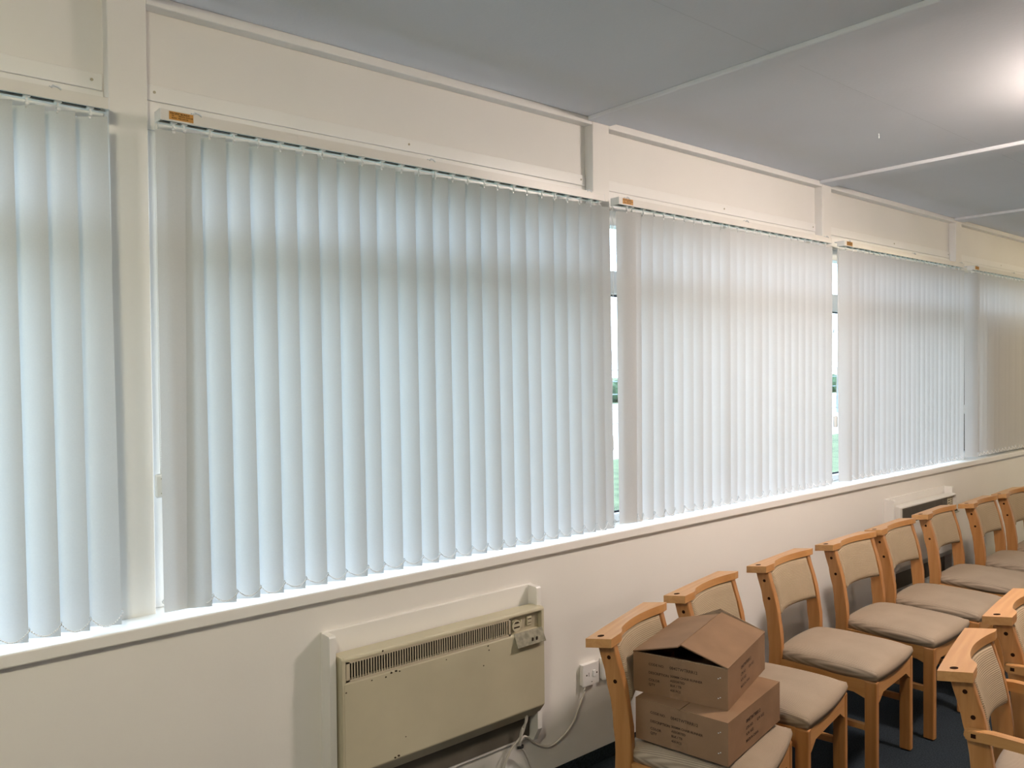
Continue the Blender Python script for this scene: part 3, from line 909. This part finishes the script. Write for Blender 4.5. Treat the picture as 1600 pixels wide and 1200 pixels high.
# ------------------------------------------------------------------ cardboard boxes
BW, BL, BH = 0.298, 0.386, 0.120
def carton(x, y, z, t, label, is_open):
    root = tag(empty('cardboard_box', (x, y, z), t), label, 'box', 'cardboard boxes on the nearest chair')
    w, l, h, k = BW / 2, BL / 2, BH, 0.004
    bm = bmesh.new()
    box(bm, -w, w, -l, -l + k, 0, h)
    box(bm, -w, w, l - k, l, 0, h)
    box(bm, -w, -w + k, -l + k, l - k, 0, h)
    box(bm, w - k, w, -l + k, l - k, 0, h)
    box(bm, -w + k, w - k, -l + k, l - k, 0, k)
    bmesh.ops.remove_doubles(bm, verts=bm.verts[:], dist=1e-6)
    body = obj('body', bm, MT['card'], root)
    # flaps: long ones hinged on the two long sides
    def flap(side, rise, span, lo, hi, name='flap'):
        bm = bmesh.new()
        a = Vector((side * w, 0, h + 0.0005))
        b = Vector((side * (w - span), 0, h + 0.0005 + rise))
        th = 0.0035
        nrm = Vector((-(b - a).z, 0, (b - a).x))
        if nrm.z < 0:
            nrm = -nrm
        nrm = nrm.normalized() * th
        pts = [(a.x, a.z), (b.x, b.z), (b.x + nrm.x, b.z + nrm.z), (a.x + nrm.x, a.z + nrm.z)]
        prism(bm, pts, lo, hi, 'y')
        return obj(name, bm, MT['card'], root)
    if is_open:
        flap(-1, 0.038, w - 0.003, -l - 0.001, l + 0.002)
        flap(1, 0.044, w - 0.004, -l + 0.002, l + 0.001)
        # short end flaps folded inwards
        bm = bmesh.new()
        prism(bm, [(-l + 0.003, h - 0.001), (-l + 0.13, h - 0.045), (-l + 0.13, h - 0.042), (-l + 0.003, h + 0.002)], -w + 0.008, w - 0.008, 'x')
        obj('end_flap', bm, MT['card_in'], root)
        bm = bmesh.new()
        prism(bm, [(-w + 0.02, h), (w - 0.002, h), (w - 0.002, h + 0.006), (0.006, h + 0.056), (0.0, h + 0.058)], l - 0.002, l + 0.0015, 'y')
        obj('end_flap', bm, MT['card_in'], root)
    else:
        flap(-1, 0.0, w - 0.0012, -l, l)
        flap(1, 0.0, w - 0.0012, -l, l)
        bm = bmesh.new()
        prism(bm, [(-l + 0.004, h - 0.005), (-l + 0.15, h - 0.005), (-l + 0.15, h - 0.002), (-l + 0.004, h - 0.002)], -w + 0.006, w - 0.006, 'x')
        obj('end_flap', bm, MT['card_in'], root)
    tp = nbox(-0.030, 0.022, -l - 0.0006, -l + 0.0002, h - 0.062 if not is_open else h - 0.055, h - 0.0002)
    obj('tape', tp, MT['tape'], root)
    tp = nbox(-0.030, 0.022, -l - 0.0006, -l + 0.0002, 0.001, 0.030)
    obj('tape', tp, MT['tape'], root)
    # staples on the glued corner
    bm = bmesh.new()
    for zz in (0.030, 0.088):
        for dx in (0.0, 0.006):
            box(bm, w - 0.030 + dx, w - 0.027 + dx, -l - 0.0011, -l, zz + dx * 0.6, zz + 0.0015 + dx * 0.6)
    obj('staple', bm, MT['clear'], root)
    # printing on the short face
    face = Matrix.Translation((0, -l - 0.0009, 0)) @ Matrix.Rotation(PI / 2, 4, 'X')
    rows = [('CODE NO.', -0.098, 0.088, 0.0105), ('084STWTRRR12', -0.030, 0.088, 0.0125),
            ('DESCRIPTION', -0.098, 0.062, 0.0105), ('300MM CHAIR RUNNER', -0.028, 0.064, 0.0095),
            ('COLOR', -0.098, 0.040, 0.0105), ('ASSORTED', -0.028, 0.050, 0.0095), ('BLK / TB', -0.028, 0.036, 0.0095),
            ('QTY', -0.098, 0.026, 0.0105), ('400 PCS', -0.028, 0.021, 0.0095)]
    for s, px, pz, sz in rows:
        text_mesh('print', s, sz, MT['ink'], root, face @ Matrix.Translation((px, pz, 0)), 0.0002)
    side = Matrix.Translation((w + 0.0007, 0, 0)) @ Matrix.Rotation(PI / 2, 4, 'Z') @ Matrix.Rotation(PI / 2, 4, 'X')
    for s, px, pz, sz in [('084STWTRRR12', -0.070, 0.082, 0.015), ('CTN NO.', -0.070, 0.062, 0.012), ('G.W. KGS', 0.01, 0.062, 0.012), ('N.W. KGS', -0.070, 0.044, 0.012), ('MADE IN CHINA', -0.070, 0.024, 0.012)]:
        text_mesh('print', s, sz, MT['ink'], root, side @ Matrix.Translation((px, pz, 0)), 0.0002)
    return root
carton(2.071, -0.817, 0.4590, -1.386, 'brown cardboard box resting on the chair seat under another box', False)
carton(2.118, -0.752, 0.4590 + BH + 0.0045, -1.272, 'brown cardboard box with raised top flaps, upper of the two', True)

# ------------------------------------------------------------------ ceiling lamps
for i, (x, y, wts, colr) in enumerate(LAMPS):
    lab = ['round opal light in the ceiling bay above the wall row of chairs',
           'round opal light deep in the room, behind the camera to the left',
           'round opal light deep in the room, behind the armchairs',
           'round opal light deep in the room at the far right',
           'round opal light near the window wall at the far right',
           'round opal light near the window wall, beyond the left edge of the photo'][i]
    r = tag(empty('ceiling_light', (x, y, H_CEIL)), lab, 'light', 'ceiling lights outside the frame')
    bm = bmesh.new()
    disc(bm, (0, 0, -0.012), 0.165, 'z', 0.012, 40)
    obj('base_ring', bm, MT['plastic'], r)
    bm = bmesh.new()
    n = 40
    prof = [(0.150, -0.0242), (0.156, -0.050), (0.150, -0.080), (0.120, -0.098), (0.060, -0.106), (0.010, -0.108)]
    rings = [[bm.verts.new((pr * math.cos(2 * PI * k / n), pr * math.sin(2 * PI * k / n), pz)) for k in range(n)] for pr, pz in prof]
    for q in range(len(rings) - 1):
        for k in range(n):
            bm.faces.new((rings[q][k], rings[q][(k + 1) % n], rings[q + 1][(k + 1) % n], rings[q + 1][k]))
    bm.faces.new(rings[-1])
    bm.faces.new(rings[0][::-1])
    obj('opal_diffuser', bm, emit_mat('opal_lamp', colr, wts / 0.46), r, True)

# ------------------------------------------------------------------ outside
grd = nbox(-20, 60, 0.2, 9.2, -0.5, -0.3)
struct(obj('ground', grd, MT['grass']))
struct(obj('road', nbox(-20, 80, 9.2, 28.0, -0.5, -0.31), MT['tarmac']))
struct(obj('far_ground', nbox(-40, 140, 28.0, 120.0, -0.5, -0.3), MT['grass']))
fr = tag(empty('steel_fence', (0, 14.6, -0.3)), 'grey steel fence beyond the grass outside the windows', 'fence')
for k in range(22):
    obj('post', nbox(4 + 2 * k - 0.03, 4 + 2 * k + 0.03, -0.03, 0.03, 0, 1.9), MT['fence'], fr)
for z in (0.2, 0.65, 1.1, 1.5, 1.85):
    obj('wire_rail', nbox(4, 46, -0.012, 0.012, z, z + 0.025), MT['fence'], fr)

def tree(x, y, h, label):
    rng = random.Random(int(x * 7 + y))
    bm = bmesh.new()
    def grow(p, d, L, r, lev):
        q = p + d * L
        tube(bm, [p, p + d * L * 0.5 + Vector((rng.uniform(-.05, .05) * L, rng.uniform(-.05, .05) * L, 0)), q], [r, r * 0.85, r * 0.68], 5, False)
        if lev == 0:
            return
        for k in range(3 if lev > 1 else 4):
            nd = (d + Vector((rng.uniform(-.75, .75), rng.uniform(-.75, .75), rng.uniform(-.05, .5)))).normalized()
            grow(q, nd, L * rng.uniform(.6, .8), r * 0.6, lev - 1)
    grow(Vector((0, 0, -0.1)), Vector((0, 0, 1)), h * 0.27, h * 0.02, 5)
    o = obj('bare_tree', bm, MT['bark'], None, False, (x, y, -0.3))
    return tag(o, label, 'tree', 'bare trees across the road')
tree(29.5, 28.5, 5.5, 'bare tree seen through the narrow gap beside the middle blind')
tree(40.0, 38.0, 7.0, 'bare tree further back, behind the gap beside the middle blind')
tree(50.0, 26.0, 6.0, 'bare tree seen through the gap left of the fourth blind')
tree(66.0, 36.0, 8.0, 'bare tree further back, behind the gap left of the fourth blind')

def hedge(x0, x1, y, h, label):
    rng = random.Random(int(x0))
    bm = bmesh.new()
    x = x0
    while x < x1:
        r = h * rng.uniform(.42, .6)
        bmesh.ops.create_icosphere(bm, subdivisions=2, radius=r, matrix=Matrix.Translation((x, y + rng.uniform(-.3, .3), -0.3 + r * 0.8)))
        x += r * 0.8
    for v in bm.verts:
        v.co += Vector((rng.uniform(-.08, .08), rng.uniform(-.08, .08), rng.uniform(-.08, .08)))
    return tag(obj('hedge', bm, MT['leaf']), label, 'hedge')
hedge(22.0, 70.0, 29.5, 1.3, 'dark clipped hedge along the far side of the road')
